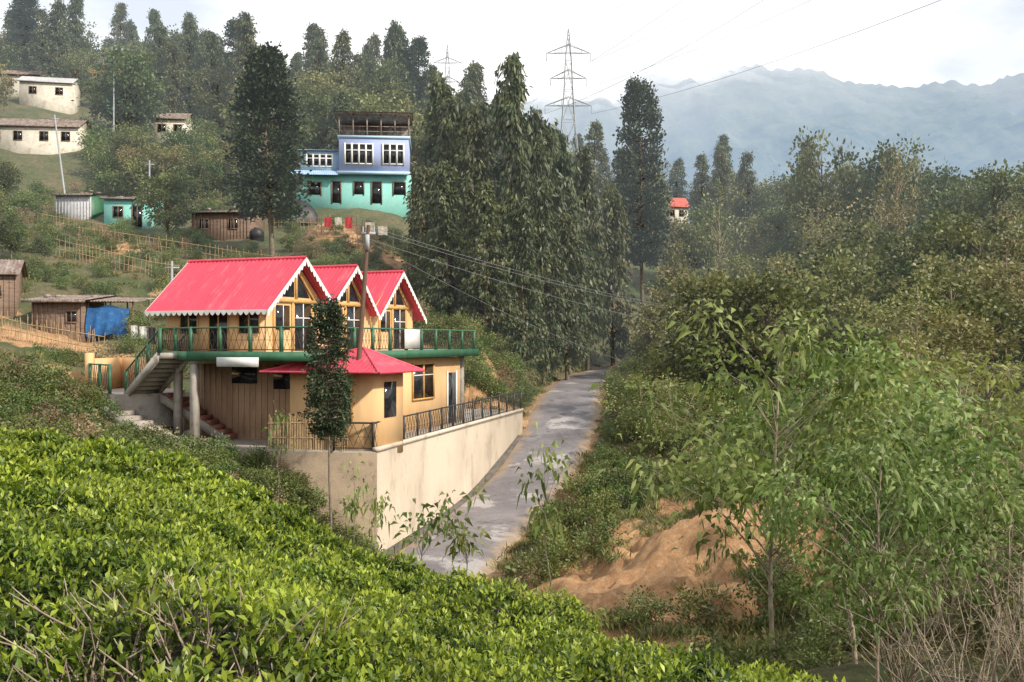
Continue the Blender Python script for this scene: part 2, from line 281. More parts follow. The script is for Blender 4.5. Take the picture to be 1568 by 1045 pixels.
# ------------------------------------------------------------------ foliage builders
def unit(n,rng): v=rng.normal(size=(n,3)); return v/np.linalg.norm(v,axis=1)[:,None]
def leaves(g,P,D,L,W,rnd,rng,mi=0,fold=False,droop=0.,R=None):
    n=len(P); D=D/(np.linalg.norm(D,axis=1)[:,None]+1e-9); R=unit(n,rng) if R is None else R
    S=np.cross(D,R); S/=np.linalg.norm(S,axis=1)[:,None]+1e-9; Nv=np.cross(S,D)
    L=np.broadcast_to(L,(n,))[:,None]; W=np.broadcast_to(W,(n,))[:,None]; dz=np.array([0,0,-1.])*droop
    tip=P+D*L+dz*L
    if not fold:
        V=np.stack([P,P+D*L*.45-S*W*.5,tip,P+D*L*.45+S*W*.5],1); F=np.arange(4*n).reshape(n,4); g.add(V.reshape(-1,3),F,mi,rnd)
    else:
        V=np.stack([P,P+D*L*.45-S*W*.5+Nv*W*.15,tip,P+D*L*.45+S*W*.5+Nv*W*.15,P+D*L*.5-dz*L*.12],1)
        b=np.arange(n)[:,None]*5; F=np.concatenate([b+np.array([[0,4,1]]),b+np.array([[1,4,2]]),b+np.array([[0,3,4]]),b+np.array([[4,3,2]])],0)
        g.add(V.reshape(-1,3),F,mi,np.tile(rnd,4))
def broad(seed,H,R,nc,nl,LL,LW,cb=.3,cs=.2,tr=None,fold=False,droop=.1,multi=1,flat=.7):
    rng=np.random.default_rng(seed); g=G(); tr=tr or H*.018
    for q in range(multi):
        k=8; z=np.linspace(0,.85*H,k); off=np.cumsum(rng.normal(size=(k,2))*H*.012+rng.normal(size=(1,2))*H*.02*(multi>1),0); off[0]=rng.normal(size=2)*.1*(multi>1)
        tp=np.c_[off,z]; g.tube(tp,np.linspace(tr,tr*.25,k),7,1)
        d=unit(nc//multi,rng); rad=rng.uniform(.35,1,nc//multi)**.6; irr=.7+.6*vn(np.arctan2(d[:,1],d[:,0])*1.3+seed,d[:,2]*2+5,seed)
        cz=(cb+1)/2*H; hh=(1-cb)/2*H
        C=np.c_[d[:,0]*R*rad*irr,d[:,1]*R*rad*irr,cz+d[:,2]*hh*rad*.95]
        for c in C:
            hd=np.hypot(c[0],c[1]); z0=np.clip(c[2]-.5*hd-.06*H,.12*H,.83*H); s=np.array([np.interp(z0,z,tp[:,0]),np.interp(z0,z,tp[:,1]),z0])
            mid=(s+c)/2+np.array([0,0,.12*hd])+rng.normal(size=3)*.03*R; r0=tr*(.45-.25*z0/H)
            g.tube([s,(s*.6+mid*.4)*1.,mid,c],[r0,r0*.7,r0*.45,r0*.15],4,1)
        m=int(nl/nc); cc=np.repeat(C,m,0); off=rng.normal(size=cc.shape)*cs*R*np.array([1,1,flat])*rng.uniform(.6,1.3,(len(C),1)).repeat(m,0)
        cr=np.repeat(rng.uniform(0,1,len(C)),m); D=off/ (cs*R)+rng.normal(size=off.shape)*.6+np.array([0,0,.1])
        leaves(g,cc+off,D,LL*rng.uniform(.7,1.3,len(cc)),LW*rng.uniform(.8,1.2,len(cc)),np.clip(cr*.55+rng.uniform(0,.45,len(cc)),0,1),rng,0,fold,droop)
    return g
def cypress(seed,H,R,nb,nl,LL,LW,weep=.8,cb=.1,pw=.75,tr=.22,ir=.55):
    rng=np.random.default_rng(seed); g=G(); k=7; z=np.linspace(0,H*.97,k); off=np.cumsum(rng.normal(size=(k,2))*H*.006,0); tp=np.c_[off,z]; g.tube(tp,np.linspace(tr,tr*.12,k),7,1)
    per=nl//nb
    for b in range(nb):
        h=cb+(1-cb)*rng.uniform(0,1)**1.1; az=rng.uniform(0,2*math.pi); pr=(1-h)**pw*min(1,(h-cb)/.12+.45)
        r=R*pr*(ir+(1.3-ir)*float(vn(az*1.6+seed,h*6.,seed)))*rng.uniform(.75,1.1)+.15*R/2.6
        s=np.array([np.interp(h*H,z,tp[:,0]),np.interp(h*H,z,tp[:,1]),h*H]); o=np.array([math.cos(az),math.sin(az),0])
        lift=.35 if weep>.5 else .1
        pts=[s,s+o*r*.4+np.array([0,0,lift*r*.45]),s+o*r*.75+np.array([0,0,lift*r*.5]),s+o*r+np.array([0,0,(lift-.35*weep)*r])]
        g.tube(pts,[tr*.25*(1-h)+.02,.03,.02,.01],3,1)
        t=rng.uniform(.2,1.05,per)**.8; PP=np.array([np.interp(t*3,[0,1,2,3,3.3],np.append(np.array(pts)[:,i],np.array(pts)[3,i])) for i in range(3)]).T
        PP+=rng.normal(size=PP.shape)*(.09*R)*np.array([1,1,.8]); 
        D=o*(1-weep*.6)+np.array([0,0,-weep])+rng.normal(size=PP.shape)*.4 + (np.array([0,0,.35]) if weep<.4 else 0)
        leaves(g,PP,D,LL*rng.uniform(.6,1.3,per),LW*rng.uniform(.7,1.3,per),np.clip(rng.uniform(0,.55)+rng.uniform(0,.45,per),0,1),rng,0)
    return g
def twigs(seed,H,n,leafn=60,LL=.07):
    rng=np.random.default_rng(seed); g=G(); tips=[]
    for i in range(n):
        a=rng.uniform(0,6.28); l=H*rng.uniform(.5,1.1); o=np.array([math.cos(a),math.sin(a),0]); sp=rng.uniform(.1,.7); P=[np.zeros(3)]; dd=o*sp+np.array([0,0,1.])
        for k in range(5): dd=dd+rng.normal(size=3)*.18; P.append(P[-1]+dd/np.linalg.norm(dd)*l/5)
        g.tube(P,np.linspace(.014,.003,6)*H/2,3,1); 
        for k in range(6):
            j=rng.integers(2,6); q=P[j]; e=q+(rng.normal(size=3)*.5+np.array([0,0,.5]))*l*.22; g.tube([q,(q+e)/2+rng.normal(size=3)*.02*H,e],[.005*H/2,.0035*H/2,.002*H/2],3,1); tips.append(e)
    tips=np.array(tips); i=rng.integers(0,len(tips),leafn); PP=tips[i]+rng.normal(size=(leafn,3))*.06*H
    leaves(g,PP,unit(leafn,rng),LL,LL*.4,rng.uniform(0,1,leafn),rng,0); return g
def tuft(seed,n=60,h=.5):
    rng=np.random.default_rng(seed); g=G(); P=np.c_[rng.normal(size=(n,2))*.2,np.zeros(n)]; D=np.c_[rng.normal(size=(n,2))*.45,np.ones(n)]
    leaves(g,P,D,h*rng.uniform(.5,1.2,n),.04,rng.uniform(0,1,n),rng,0,False,.25); return g
fm=[broad(10+i,10,3.4,52,3800,.38,.24,cb=.2,cs=.15).mesh('forest_tree_%d'%i,[M['l_forest'],M['bark']]) for i in range(4)]
fo=[broad(30+i,9,3.3,52,3400,.36,.23,cb=.2,cs=.14).mesh('olive_tree_%d'%i,[M['l_olive'],M['barkp']]) for i in range(3)]
fb=[broad(40+i,10,2.8,40,900,.34,.16,cb=.3,cs=.13,tr=.13).mesh('sparse_tree_%d'%i,[M['l_olive'],M['barkp']]) for i in range(2)]
fc=[cypress(50+i,14,2.6,160,4800,.48,.18,weep=.85,pw=.6).mesh('cypress_%d'%i,[M['l_cyp'],M['bark']]) for i in range(4)]
fd=[cypress(70+i,14,3.2,300,13000,.36,.19,weep=.15,cb=.2,pw=.42,ir=.9).mesh('conifer_%d'%i,[M['l_dark'],M['bark']]) for i in range(2)]
fs=[broad(90+i,2,1.1,22,1200,.16,.09,cb=.02,cs=.2,tr=.02,multi=2).mesh('shrub_%d'%i,[M['l_shrub'],M['bark']]) for i in range(4)]
fy=[broad(100+i,2,1.0,22,800,.14,.07,cb=.05,cs=.2,tr=.02,multi=2).mesh('dry_shrub_%d'%i,[M['l_dry'],M['barkp']]) for i in range(2)]
fg=[tuft(110+i).mesh('grass_%d'%i,[M['grass']]) for i in range(3)]
ff=[broad(120+i,6,2.3,50,2500,.20,.085,cb=.34,cs=.12,tr=.05,fold=True,droop=.45).mesh('leafy_tree_%d'%i,[M['l_fore'],M['barkp']]) for i in range(3)]
fsf=[broad(130+i,3,1.6,38,2200,.12,.055,cb=.0,cs=.14,tr=.02,droop=.2,multi=2).mesh('fore_shrub_%d'%i,[[M['l_shrub'],M['l_olive'],M['l_fore']][i],M['barkp']]) for i in range(3)]
ft=[twigs(140+i,2.2,26,240,.08).mesh('twig_shrub_%d'%i,[M['l_olive'] if i else M['l_dry'],M['barkp']]) for i in range(2)]
colls={}
def inst(cn,name,me,x,y,s,sz=None,z=None,rz=None):
    if cn is not None and cn not in colls:
        c=bpy.data.collections.new(cn); colls[cn]=c; e=empty(cn); e.instance_type='COLLECTION'; e.instance_collection=c
    o=bpy.data.objects.new(name,me); o.location=(x,y,(g1(x,y)-.1) if z is None else z); o.scale=(s,s,sz or s); o.rotation_euler=(random.uniform(-.04,.04),random.uniform(-.04,.04),random.uniform(0,6.28) if rz is None else rz)
    link(o,None,colls[cn] if cn else None); return o
TEA=[(-40,16),(-14,15),(-7.2,14),(-4.1,13),(-2.9,11.5),(-2,10.8),(-1.2,10),(-.2,9),(.6,8),(1.26,7.2),(2,6.5),(3.5,5),(6,2),(6,-5),(-40,-5)]
HOLES=[(-27,57,5),(-32,61,3),(-37.5,91,4),(-31,88.5,3),(-22,87,4.5),(-16.5,101,9),(-62,121,7),(-10,47,11),(-16.5,42.5,2.6),(-19,43,1.5),(5.5,30.,3.0),(3.2,27.5,2.4),(1.6,29.5,1.7),(3.6,33,1.4),(3.5,24.5,1.6)]
HOUSES=[(-66,141,3.6,16),(-57,145,2.4,12),(-74,150,3.5,13),(-57.5,119,6,20),(-16.2,101,7.2,32),(-34.8,90,3.,26),(-40.5,92,2.5,26),(-25.8,88,3.4,24),(-70,171,3,10),(-44,128,2.5,10),(27,163,2.2,34)]
def ok(x,y,hole=1.,rd=2.9,big=False):
    if float(rdist(np.array([x]),np.array([y]))[0][0])<rd: return False
    if bool(inpoly(np.array([x]),np.array([y]),TER)[0]) or bool(inpoly(np.array([x]),np.array([y]),TEA)[0]): return False
    for hx,hy,hw,dp in HOUSES:
        if abs(x-hx)<hw+1 and hy-1<y<hy+7: return False
        if big and hy-dp<y<hy+6 and abs(x-hx*y/hy)<hw+1.2: return False
    return all(math.hypot(x-a,y-b)>r*hole for a,b,r in HOLES)
def scatter(cn,n,xr,yr,meshes,sr,cond=None,hole=1.,rd=2.9,zs=(.85,1.2),big=False):
    k=0;tries=0
    while k<n and tries<n*12:
        tries+=1; x=random.uniform(*xr); y=random.uniform(*yr)
        if abs(x)>.62*y+6: continue
        if cond and not cond(x,y): continue
        if not ok(x,y,hole,rd,big): continue
        s=random.uniform(*sr); inst(cn,cn+'_plant',random.choice(meshes),x,y,s,s*random.uniform(*zs)); k+=1
scatter('hillside_forest',260,(-135,2),(106,205),fm*2+fo+fc+fb[:1],(.7,1.2),big=True)
scatter('hillside_forest',45,(-75,-8),(90,118),fm+fo,(.35,.65),lambda x,y: not(-26<x<-8),big=True)
scatter('hillside_forest',12,(-48,-26),(66,86),fm+fo,(.22,.38),big=True)
scatter('hillside_forest',50,(-140,40),(140,205),fd+fc,(.7,1.1),big=True)
scatter('valley_forest',240,(10,125),(62,180),fm+fo*2+fb,(.65,1.1),lambda x,y: x>12+max(0,(y-75))*.12,big=True)
scatter('valley_forest',60,(9,40),(44,80),fm+fo*2+fb,(.45,.8),rd=5)
scatter('valley_forest',34,(2,60),(105,170),fc+fm,(.7,1.05),big=True)
scatter('valley_forest',22,(-6,12),(66,100),fo+fm+fc,(.5,.8),lambda x,y: x<1.4+(y-66)*.13,rd=4.5)
scatter('roadside_bushes',45,(7,26),(30,62),fsf,(.8,1.5),lambda x,y:x>9.5 or y>44,rd=4.5)
scatter('roadside_bushes',56,(4.5,24),(13,30),fsf,(.5,.95),lambda x,y: x>.33*y+1.5)
scatter('roadside_bushes',34,(3.5,16),(10,24),ft,(.7,1.25),lambda x,y: x>.34*y+.4)
scatter('hillside_shrubs',260,(-75,-8),(86,128),fs,(.9,2.0),hole=.9,big=True)
scatter('undergrowth',800,(-48,12),(28,105),fs+fs+fy,(.25,.75),hole=.85)
scatter('undergrowth',160,(-20,16),(15,60),fs+fy,(.25,.7),hole=1.05,rd=3.0)
scatter('undergrowth',240,(-16,-4),(26,37.5),fs*2+fy,(.3,.6),rd=2.6)
scatter('undergrowth',90,(-22,-13),(28,41),fs*2+fy,(.4,.8),hole=.9)
scatter('undergrowth',220,(-10,12),(56,80),fs*2+fy,(.4,.9),rd=2.7)
scatter('grass_cover',1300,(-40,14),(20,95),fg,(.6,1.3),hole=.8,rd=2.2)
scatter('grass_cover',900,(-3,12),(18,60),fg,(.5,1.2),hole=.8,rd=2.1)
# ------------------------------------------------------------------ named trees
def named(name,me,H,x,y,top,sxy=None):
    z=g1(x,y)-.2; sz=(top-z)/H; inst(None,name,me,x,y,sxy or sz,sz,z)
for x,y,top,i,s in [(-.2,75,21.5,0,1.0),(-6.0,80,21.5,1,1.05),(-4.6,78,19,2,1.),(-3.0,76,17.5,3,1.),(1.7,80,18.6,1,1.),(3.3,82,17.9,2,1.),(5.0,85,17.6,3,1.),(6.8,90,17.2,0,.95),(-2.4,85,20,3,1.),(2.4,74,12,2,.85),(-4.6,70,12.5,0,.85),(-6.6,74,13,2,.8),(9.4,93,14.5,1,.9),(.9,70,10.,1,.75),(-1.9,69,11,3,.85),(4.4,78,10,0,.8),(-5.8,88,21.5,0,1.),(1.,92,19,2,1.)]:
    named('cypress_tree',fc[i],14,x,y,top,s)
named('conifer_tree',fd[0],14,-19.2,80,23.3,1.0)
named('conifer_tree',fd[1],14,15.5,118,30.3,1.1)
named('conifer_tree',fd[0],14,-16.5,145,45,.9); named('conifer_tree',fd[1],14,-13.4,145,44,.8)
named('broadleaf_tree',fm[0],10,36.5,117,26.3,1.2); named('broadleaf_tree',fm[2],10,43,112,23.3,1.1); named('broadleaf_tree',fm[1],10,49,113,20.5,1.0)
named('broadleaf_tree',fm[3],10,-29,84,14.6,.62)
named('bare_tree',fb[0],10,24,112,18,1.1); named('bare_tree',fb[1],10,39,100,20,.9)
g=cypress(201,5.2,1.1,200,8500,.12,.05,weep=.2,cb=.5,pw=.32,tr=.06,ir=.8); me=g.mesh('courtyard_conifer',[M['l_dark'],M['bark']]); named('small_conifer_tree',me,5.2,-6.15,33.8,1.25,.9)
named('leafy_tree',ff[0],6,4.4,17,.75,1.0); named('leafy_tree',ff[1],6,6.4,18.5,.3,1.0); named('leafy_tree',ff[2],6,9.3,21,.2,1.1); named('leafy_tree',ff[1],6,4.9,13.5,-1.1,.6); named('leafy_tree',ff[0],6,7.3,15,-.8,.9)
sap=[broad(150+i,3,.45,9,110,.17,.075,cb=.62,cs=.25,tr=.022,fold=True,droop=.4).mesh('sapling_%d'%i,[M['l_fore'],M['bark']]) for i in range(3)]
for x,y,top,i in [(.66,17,-1.6,0),(-.85,15.5,-2.2,1),(-1.5,16.5,-2.2,2),(.3,15,-3.4,1),(1.1,14,-3.5,2),(-7.5,32,-2.1,0),(-4.5,29,-3.4,1),(-3.1,22,-3.2,0)]:
    named('sapling',sap[i],3,x,y,top,.85)
# ------------------------------------------------------------------ tea
TC=tps([(-7.2,14,-1.36),(-4.1,13,-1.62),(-2.9,11.5,-1.74),(-2,10.8,-1.96),(-1.2,10,-2.15),(-.2,9,-2.26),(.6,8,-2.25),(1.26,7.2,-2.23),(2,6.5,-2.23),(0,3.6,-1.25),(-1.85,3.6,-.97),(-12,12,-.7),(-3,7,-1.15),(-6,10,-1.05),(3.5,4.5,-2.2),(5,2,-2.1),(-1.2,1.9,-.6),(-5,3,.1),(0,1,-.75),(-14,15,-1.2),(-40,16,4)])
TE=np.array(TEA[:13],float)
def tsd(x,y):
    d=np.full(x.shape,1e9)
    for i in range(len(TE)-1):
        a,b=TE[i],TE[i+1]; ab=b-a; t=np.clip(((x-a[0])*ab[0]+(y-a[1])*ab[1])/(ab@ab),0,1); d=np.minimum(d,np.hypot(x-a[0]-t*ab[0],y-a[1]-t*ab[1]))
    return np.where(inpoly(x,y,TEA),d,-d)
def furrow(x,y):
    f=np.zeros(x.shape)
    for (ax,ay,bx,by,w,dp) in [(-4.2,3.3,-1.0,3.05,.33,.42),(-6.5,6.0,-1.6,6.6,.25,.25),(-8,9.6,-.5,9.0,.3,.22),(-.2,5.4,2.3,5.4,.22,.18),(-3.6,4.6,-1.9,4.2,.25,.3)]:
        ab=np.array([bx-ax,by-ay]); t=np.clip(((x-ax)*ab[0]+(y-ay)*ab[1])/(ab@ab),0,1); dd=np.hypot(x-ax-t*ab[0],y-ay-t*ab[1]+.5*(vn(x*1.5,y*1.5,2)-.5)); f=np.maximum(f,dp*np.exp(-(dd/w)**2))
    return f
def sstep(t): t=np.clip(t,0,1); return t*t*(3-2*t)
def tz(x,y):
    sd=tsd(x,y); front=.24*sstep((3.15-y+.4*(vn(x*1.6,y*1.6,8)-.5))/.35)*sstep((-.55-x)/.5)
    return TC(x,y)+fbm(x*1.1,y*1.1,31,4)*.32+(vn(x*4.5,y*4.5,55)-.5)*.14-furrow(x,y)-front-1.0*np.clip((.25-sd)/.8,0,1)**1.5,sd
rng=np.random.default_rng(5)
ns=125000; yy=1.2+13.6*rng.uniform(0,1,ns)**.9; xx=rng.uniform(-.62,.62,ns)*(yy+1.2)
sd=tsd(xx,yy); k=(sd>-.55)&(np.hypot(xx,yy)>1.25)&(rng.uniform(0,1,ns)>furrow(xx,yy)*2.2); xx=xx[k]; yy=yy[k]
z,_=tz(xx,yy); ns=len(xx); g=G(); rank=rng.uniform(0,1,ns)**1.3
nl=5; P=np.repeat(np.c_[xx,yy,z],nl,0); n=len(P); j=np.tile(np.arange(nl),ns); az=np.repeat(rng.uniform(0,6.28,ns),nl)+j*2.4
tilt=np.repeat(rng.normal(size=(ns,2))*.3,nl,0); el=np.radians(rng.uniform(5,60,n)+j*8); 
D=np.c_[np.cos(az)*np.cos(el)+tilt[:,0],np.sin(az)*np.cos(el)+tilt[:,1],np.sin(el)]
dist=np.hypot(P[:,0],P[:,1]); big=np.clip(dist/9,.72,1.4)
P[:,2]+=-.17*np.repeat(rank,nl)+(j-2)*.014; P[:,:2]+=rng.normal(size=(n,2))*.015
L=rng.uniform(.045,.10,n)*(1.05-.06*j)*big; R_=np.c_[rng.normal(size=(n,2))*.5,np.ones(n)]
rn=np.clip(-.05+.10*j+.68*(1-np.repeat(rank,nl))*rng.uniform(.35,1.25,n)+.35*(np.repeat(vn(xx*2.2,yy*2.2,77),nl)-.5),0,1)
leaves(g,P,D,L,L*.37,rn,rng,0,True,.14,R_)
for q in range(1300):
    if q<850: x=rng.uniform(-3.2,-.75); y=rng.uniform(2.8,3.8)
    else: y=rng.uniform(2,12); x=rng.uniform(-.5,.45)*y
    A=np.array([x]);Bq=np.array([y]); zz,s_=tz(A,Bq); zz=float(zz[0])
    if s_[0]<0: continue
    b0=np.array([x,y,zz-.25]); t1=b0+np.array([rng.normal()*.13,rng.normal()*.13,.25+rng.uniform(-.06,.05 if q<850 else .02)]); g.tube([b0,(b0+t1)/2+rng.normal(size=3)*.025,t1],[.0055,.004,.002],4,1)
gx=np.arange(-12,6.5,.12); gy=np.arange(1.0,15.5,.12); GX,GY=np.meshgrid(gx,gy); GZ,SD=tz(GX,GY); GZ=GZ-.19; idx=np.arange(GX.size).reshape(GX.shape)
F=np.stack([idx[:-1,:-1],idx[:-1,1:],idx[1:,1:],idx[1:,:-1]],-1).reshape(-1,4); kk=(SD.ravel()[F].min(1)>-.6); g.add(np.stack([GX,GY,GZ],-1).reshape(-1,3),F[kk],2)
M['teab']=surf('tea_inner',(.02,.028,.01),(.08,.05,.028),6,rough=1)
obj('tea_bushes',g,[M['l_tea'],M['barkp'],M['teab']])
# ------------------------------------------------------------------ terrace & retaining wall
g=G(); g.prism(TER,-9,-4.0,0)
tw=obj('retaining_wall',g,[M['retain'],M['retain_shade']])
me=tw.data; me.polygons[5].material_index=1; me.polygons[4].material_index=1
g=G(); g.prism([(x*1.0+ (0.03 if i==1 else 0),y,) for i,(x,y) in enumerate(TER)],-3.999,-3.93,0); obj('terrace_floor',g,[M['conc']])
def dirv(a,b): a=np.array(a,float);b=np.array(b,float); return (b-a)/np.linalg.norm(b-a),np.linalg.norm(b-a)
g=G(); a=np.array(TER[0]);b=np.array(TER[1]); dv,l=dirv(a,b); mid=(a+b)/2; g.box((mid[0]-.06,mid[1],-3.86),(.22,l,.14),math.atan2(-dv[0],dv[1])); obj('wall_coping',g,[M['retain']],tw)
g=G(); pl=[(a+dv*t) for t in np.linspace(0,l-1,14)]
for i in range(13):
    p0,p1=pl[i],pl[i+1]; dd,zr=rdist(np.array([p0[0],p1[0]]),np.array([p0[1],p1[1]])); nrm=np.array([dv[1],-dv[0]])
    V=[]; 
    for q,pp in enumerate((p0,p1)):
        for o,zz in ((.0,.12),(.28,.12),(.28,-.3),(0,-.3)): V.append((pp[0]+nrm[0]*o,pp[1]+nrm[1]*o,zr[q]+zz))
    g.add(V,[[0,1,5,4],[1,2,6,5],[2,3,7,6]])
obj('road_kerb',g,[M['kerb']])
def rail(g,path,h=.95,sp=1.5,mp=0,mi=1,cell=.26,lat=True,pw=.11):
    for a,b in zip(path[:-1],path[1:]):
        a=np.array(a,float);b=np.array(b,float); dv,l=dirv(a,b); n=max(1,round(l/sp)); rz=math.atan2(dv[1],dv[0])
        for i in range(n+1):
            p=a+(b-a)*i/n; g.box((p[0],p[1],p[2]+h/2+.02),(pw,pw,h+.04),rz,mp)
        up=np.array([0,0,1.])
        for z in (.1,h): g.bar(a+up*z,b+up*z,.022 if z<.5 else .035,5,mi if z<.5 else mp)
        if lat:
            m=max(1,int(l/cell))
            for i in range(m):
                p=a+(b-a)*i/m; q=a+(b-a)*(i+1)/m
                g.bar(p+up*.12,q+up*(h-.04),.011,3,mi); g.bar(q+up*.12,p+up*(h-.04),.011,3,mi)
                g.bar(p+up*h*.5,q+up*h*.5,.009,3,mi)
g=G(); rail(g,[(-6.4,35.7,-3.93),(-4.95,35.55,-3.93),(.5,55.8,-3.8)],1.0,1.5,cell=.3,pw=.07); obj('terrace_fence',g,[M['iron'],M['iron']])
def sticks(g,path,h,sp,m=0,rr=.025,lean=.08):
    for a,b in zip(path[:-1],path[1:]):
        a=np.array(a,float);b=np.array(b,float); l=np.linalg.norm(b-a); n=int(l/sp)
        for i in range(n):
            p=a+(b-a)*(i+.5*random.random())/n; hh=h*random.uniform(.75,1.15); g.tube([p-np.array([0,0,.2]),p+np.array([random.gauss(0,lean),random.gauss(0,lean),hh])],[rr,rr*.7],4,m)
        for z in (.35*h,.8*h): g.tube([a+np.array([0,0,z]),(a+b)/2+np.array([0,0,z+random.gauss(0,.04)]),b+np.array([0,0,z])],[rr]*3,4,m)
g=G(); sticks(g,[(-8.9,36.3,-3.93),(-5.9,35.75,-3.93)],1.15,.065,rr=.03,lean=.02); obj('bamboo_fence',g,[M['bamboo']])
# ------------------------------------------------------------------ main house
HO=empty('red_roof_house',(-9.4,38,0),math.radians(-21.5))
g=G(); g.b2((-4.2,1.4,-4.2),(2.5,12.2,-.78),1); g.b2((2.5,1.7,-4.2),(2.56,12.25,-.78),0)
g.b2((1.5,-.6,-4.2),(5.0,1.69,-1.0),0)
obj('lower_walls',g,[M['cream'],M['cream_shade']],HO)
g=G()
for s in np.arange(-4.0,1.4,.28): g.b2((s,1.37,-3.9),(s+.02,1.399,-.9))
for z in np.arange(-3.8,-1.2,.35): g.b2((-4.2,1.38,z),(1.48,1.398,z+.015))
obj('lower_panel_joints',g,[M['cream_shade']],HO)
g=G(); sl=[(-5.4,.3),(-2.5,-1.4),(3.05,-1.4),(3.05,13.2),(-5.2,13.2)]; g.prism(sl,-.66,-.42,0); g.add([(p[0],p[1],-.66) for p in sl],[[4,3,2,1,0]],0)
obj('floor_slab',g,[M['conc']],HO)
g=G()
for (a,b) in (((-2.5,-1.4),(3.05,-1.4)),((3.05,-1.4),(3.05,13.2)),((-5.4,.3),(-2.5,-1.4)),((3.05,13.2),(-5,13.2))):
    dv,l=dirv(a,b); nr=(dv[1],-dv[0]); g.box(((a[0]+b[0])/2+nr[0]*.04,(a[1]+b[1])/2+nr[1]*.04,-.56),(l+.08,.07,.34),math.atan2(dv[1],dv[0]))
obj('green_fascia',g,[M['green']],HO)
g=G(); g.b2((-1.1,-1.52,-.95),(.75,-1.485,-.6)); obj('white_sign_board',g,[M['white']],HO)
g=G(); g.b2((-4.7,0,-.42),(-.06,12.1,1.2),0)
fac=[(0,-.42),(0,1.62),(2,3.2),(4.0,1.55),(6,3.15),(8.0,1.25),(10.3,3.15),(12.2,1.5),(12.2,-.42)]
for sx in (0.,-4.7):
    V=[(sx,t,z) for t,z in fac]
    g.add(V,[[0,1,3,5,7,8]],0); g.add(V,[[1,2,3]],0); g.add(V,[[3,4,5]],0); g.add(V,[[5,6,7]],0)
g.b2((-4.7,-.01,1.0),(0,.0+.02,1.62),0)
obj('upper_walls',g,[M['cream']],HO)
g=G(); gd=G(); gw=G()
for t0,w in ((2,1.),(6,.95),(10.3,1.0)):
    gd.add([(.02,t0-.12,1.75),(.02,t0-.12,2.75),(.02,t0-1.0,1.75)],[[0,1,2]]); gd.add([(.02,t0+.12,1.75),(.02,t0+.12,2.75),(.02,t0+1.0,1.75)],[[0,2,1]])
    gd.b2((0.003,t0-.05,-.38),(.03,t0+1.05,1.5)); gd.b2((0.003,t0-1.35,.45),(.03,t0-.45,1.4))
    g.b2((.005,t0-.06,1.5),(.07,t0+.06,2.95)); g.b2((.005,t0-1.65,1.52),(.075,t0+1.65,1.66))
    for q in (-1.5,-.25,1.12): g.b2((.005,t0+q-.06,-.4),(.065,t0+q+.06,1.52))
    for sgn in (-1,1): g.tube([(.05,t0,2.85),(.05,t0+sgn*1.3,1.66)],[.06,.06],4)
    gw.b2((.031,t0+.47,-.38),(.05,t0+.52,1.5)); gw.b2((.031,t0-.05,.9),(.05,t0+1.05,.95)); gw.b2((.031,t0-.92,.45),(.05,t0-.88,1.4))
for s0,w,z0,z1 in ((-1.2,.9,.3,1.3),(-2.6,.85,-.38,1.35),(-4.0,.8,.3,1.3)):
    gd.b2((s0,-.03,z0),(s0+w,-.012,z1)); 
    for q in (s0-.06,s0+w/2-.03,s0+w): g.b2((q,-.05,z0-.03),(q+.06,-.031,z1+.05))
    g.b2((s0-.06,-.052,z1),(s0+w+.06,-.03,z1+.07))
gd.b2((2.565,7.2,-2.55),(2.59,9.2,-1.05)); 
for q in (7.12,8.17,9.2): g.b2((2.567,q,-2.62),(2.64,q+.08,-.98))
g.b2((2.567,7.12,-1.05),(2.645,9.28,-.97)); g.b2((2.567,7.12,-2.63),(2.65,9.28,-2.55)); gw.b2((2.591,7.2,-1.55),(2.61,9.2,-1.5))
gd.b2((2.565,10.8,-3.9),(2.59,11.7,-1.5)); gw.b2((2.567,10.7,-3.9),(2.62,10.8,-1.42)); gw.b2((2.567,11.7,-3.9),(2.62,11.8,-1.42))
gd.b2((3.0,-.63,-2.9),(4.1,-.605,-1.5)); 
for q in (2.93,3.52,4.1): g.b2((q,-.67,-2.95),(q+.07,-.607,-1.43))
gd.b2((5.005,.2,-2.8),(5.03,1.1,-1.5)); 
gd.b2((-.6,1.36,-1.9),(.9,1.39,-.95)); gd.b2((-2.6,1.36,-1.7),(-1.4,1.39,-1.0))
obj('windows_and_doors',gd,[M['glass']],HO); obj('timber_frames',g,[M['ochre']],HO); obj('window_bars',gw,[M['white']],HO)
def corr(g,A,Bp,C,Dp,pitch=.19,amp=.022,m=0):
    A,Bp,C,Dp=[np.array(q,float) for q in (A,Bp,C,Dp)]; l=np.linalg.norm(Bp-A); n=int(l/pitch*4); nr=np.cross(Bp-A,Dp-A); nr/=np.linalg.norm(nr); V=[]
    for i in range(n+1):
        u=i/n; o=nr*amp*math.sin(i*math.pi/2+.6)
        V.append(A+(Bp-A)*u+o); V.append(Dp+(C-Dp)*u+o)
    g.add(V,[[2*i,2*i+2,2*i+3,2*i+1] for i in range(n)],m)
g=G(); gs=G()
def scallop(g,a,b,w=.13,tooth=.26,off=(0,0,0)):
    a=np.array(a,float)+off;b=np.array(b,float)+off; l=np.linalg.norm(b-a); n=int(l/tooth); k=6; V=[]
    for i in range(n*k+1):
        p=a+(b-a)*i/(n*k); V.append(p+np.array([0,0,.03])); V.append(p-np.array([0,0,w+.13*abs(math.sin(math.pi*i/k))]))
    g.add(V,[[2*i,2*i+2,2*i+3,2*i+1] for i in range(n*k)])
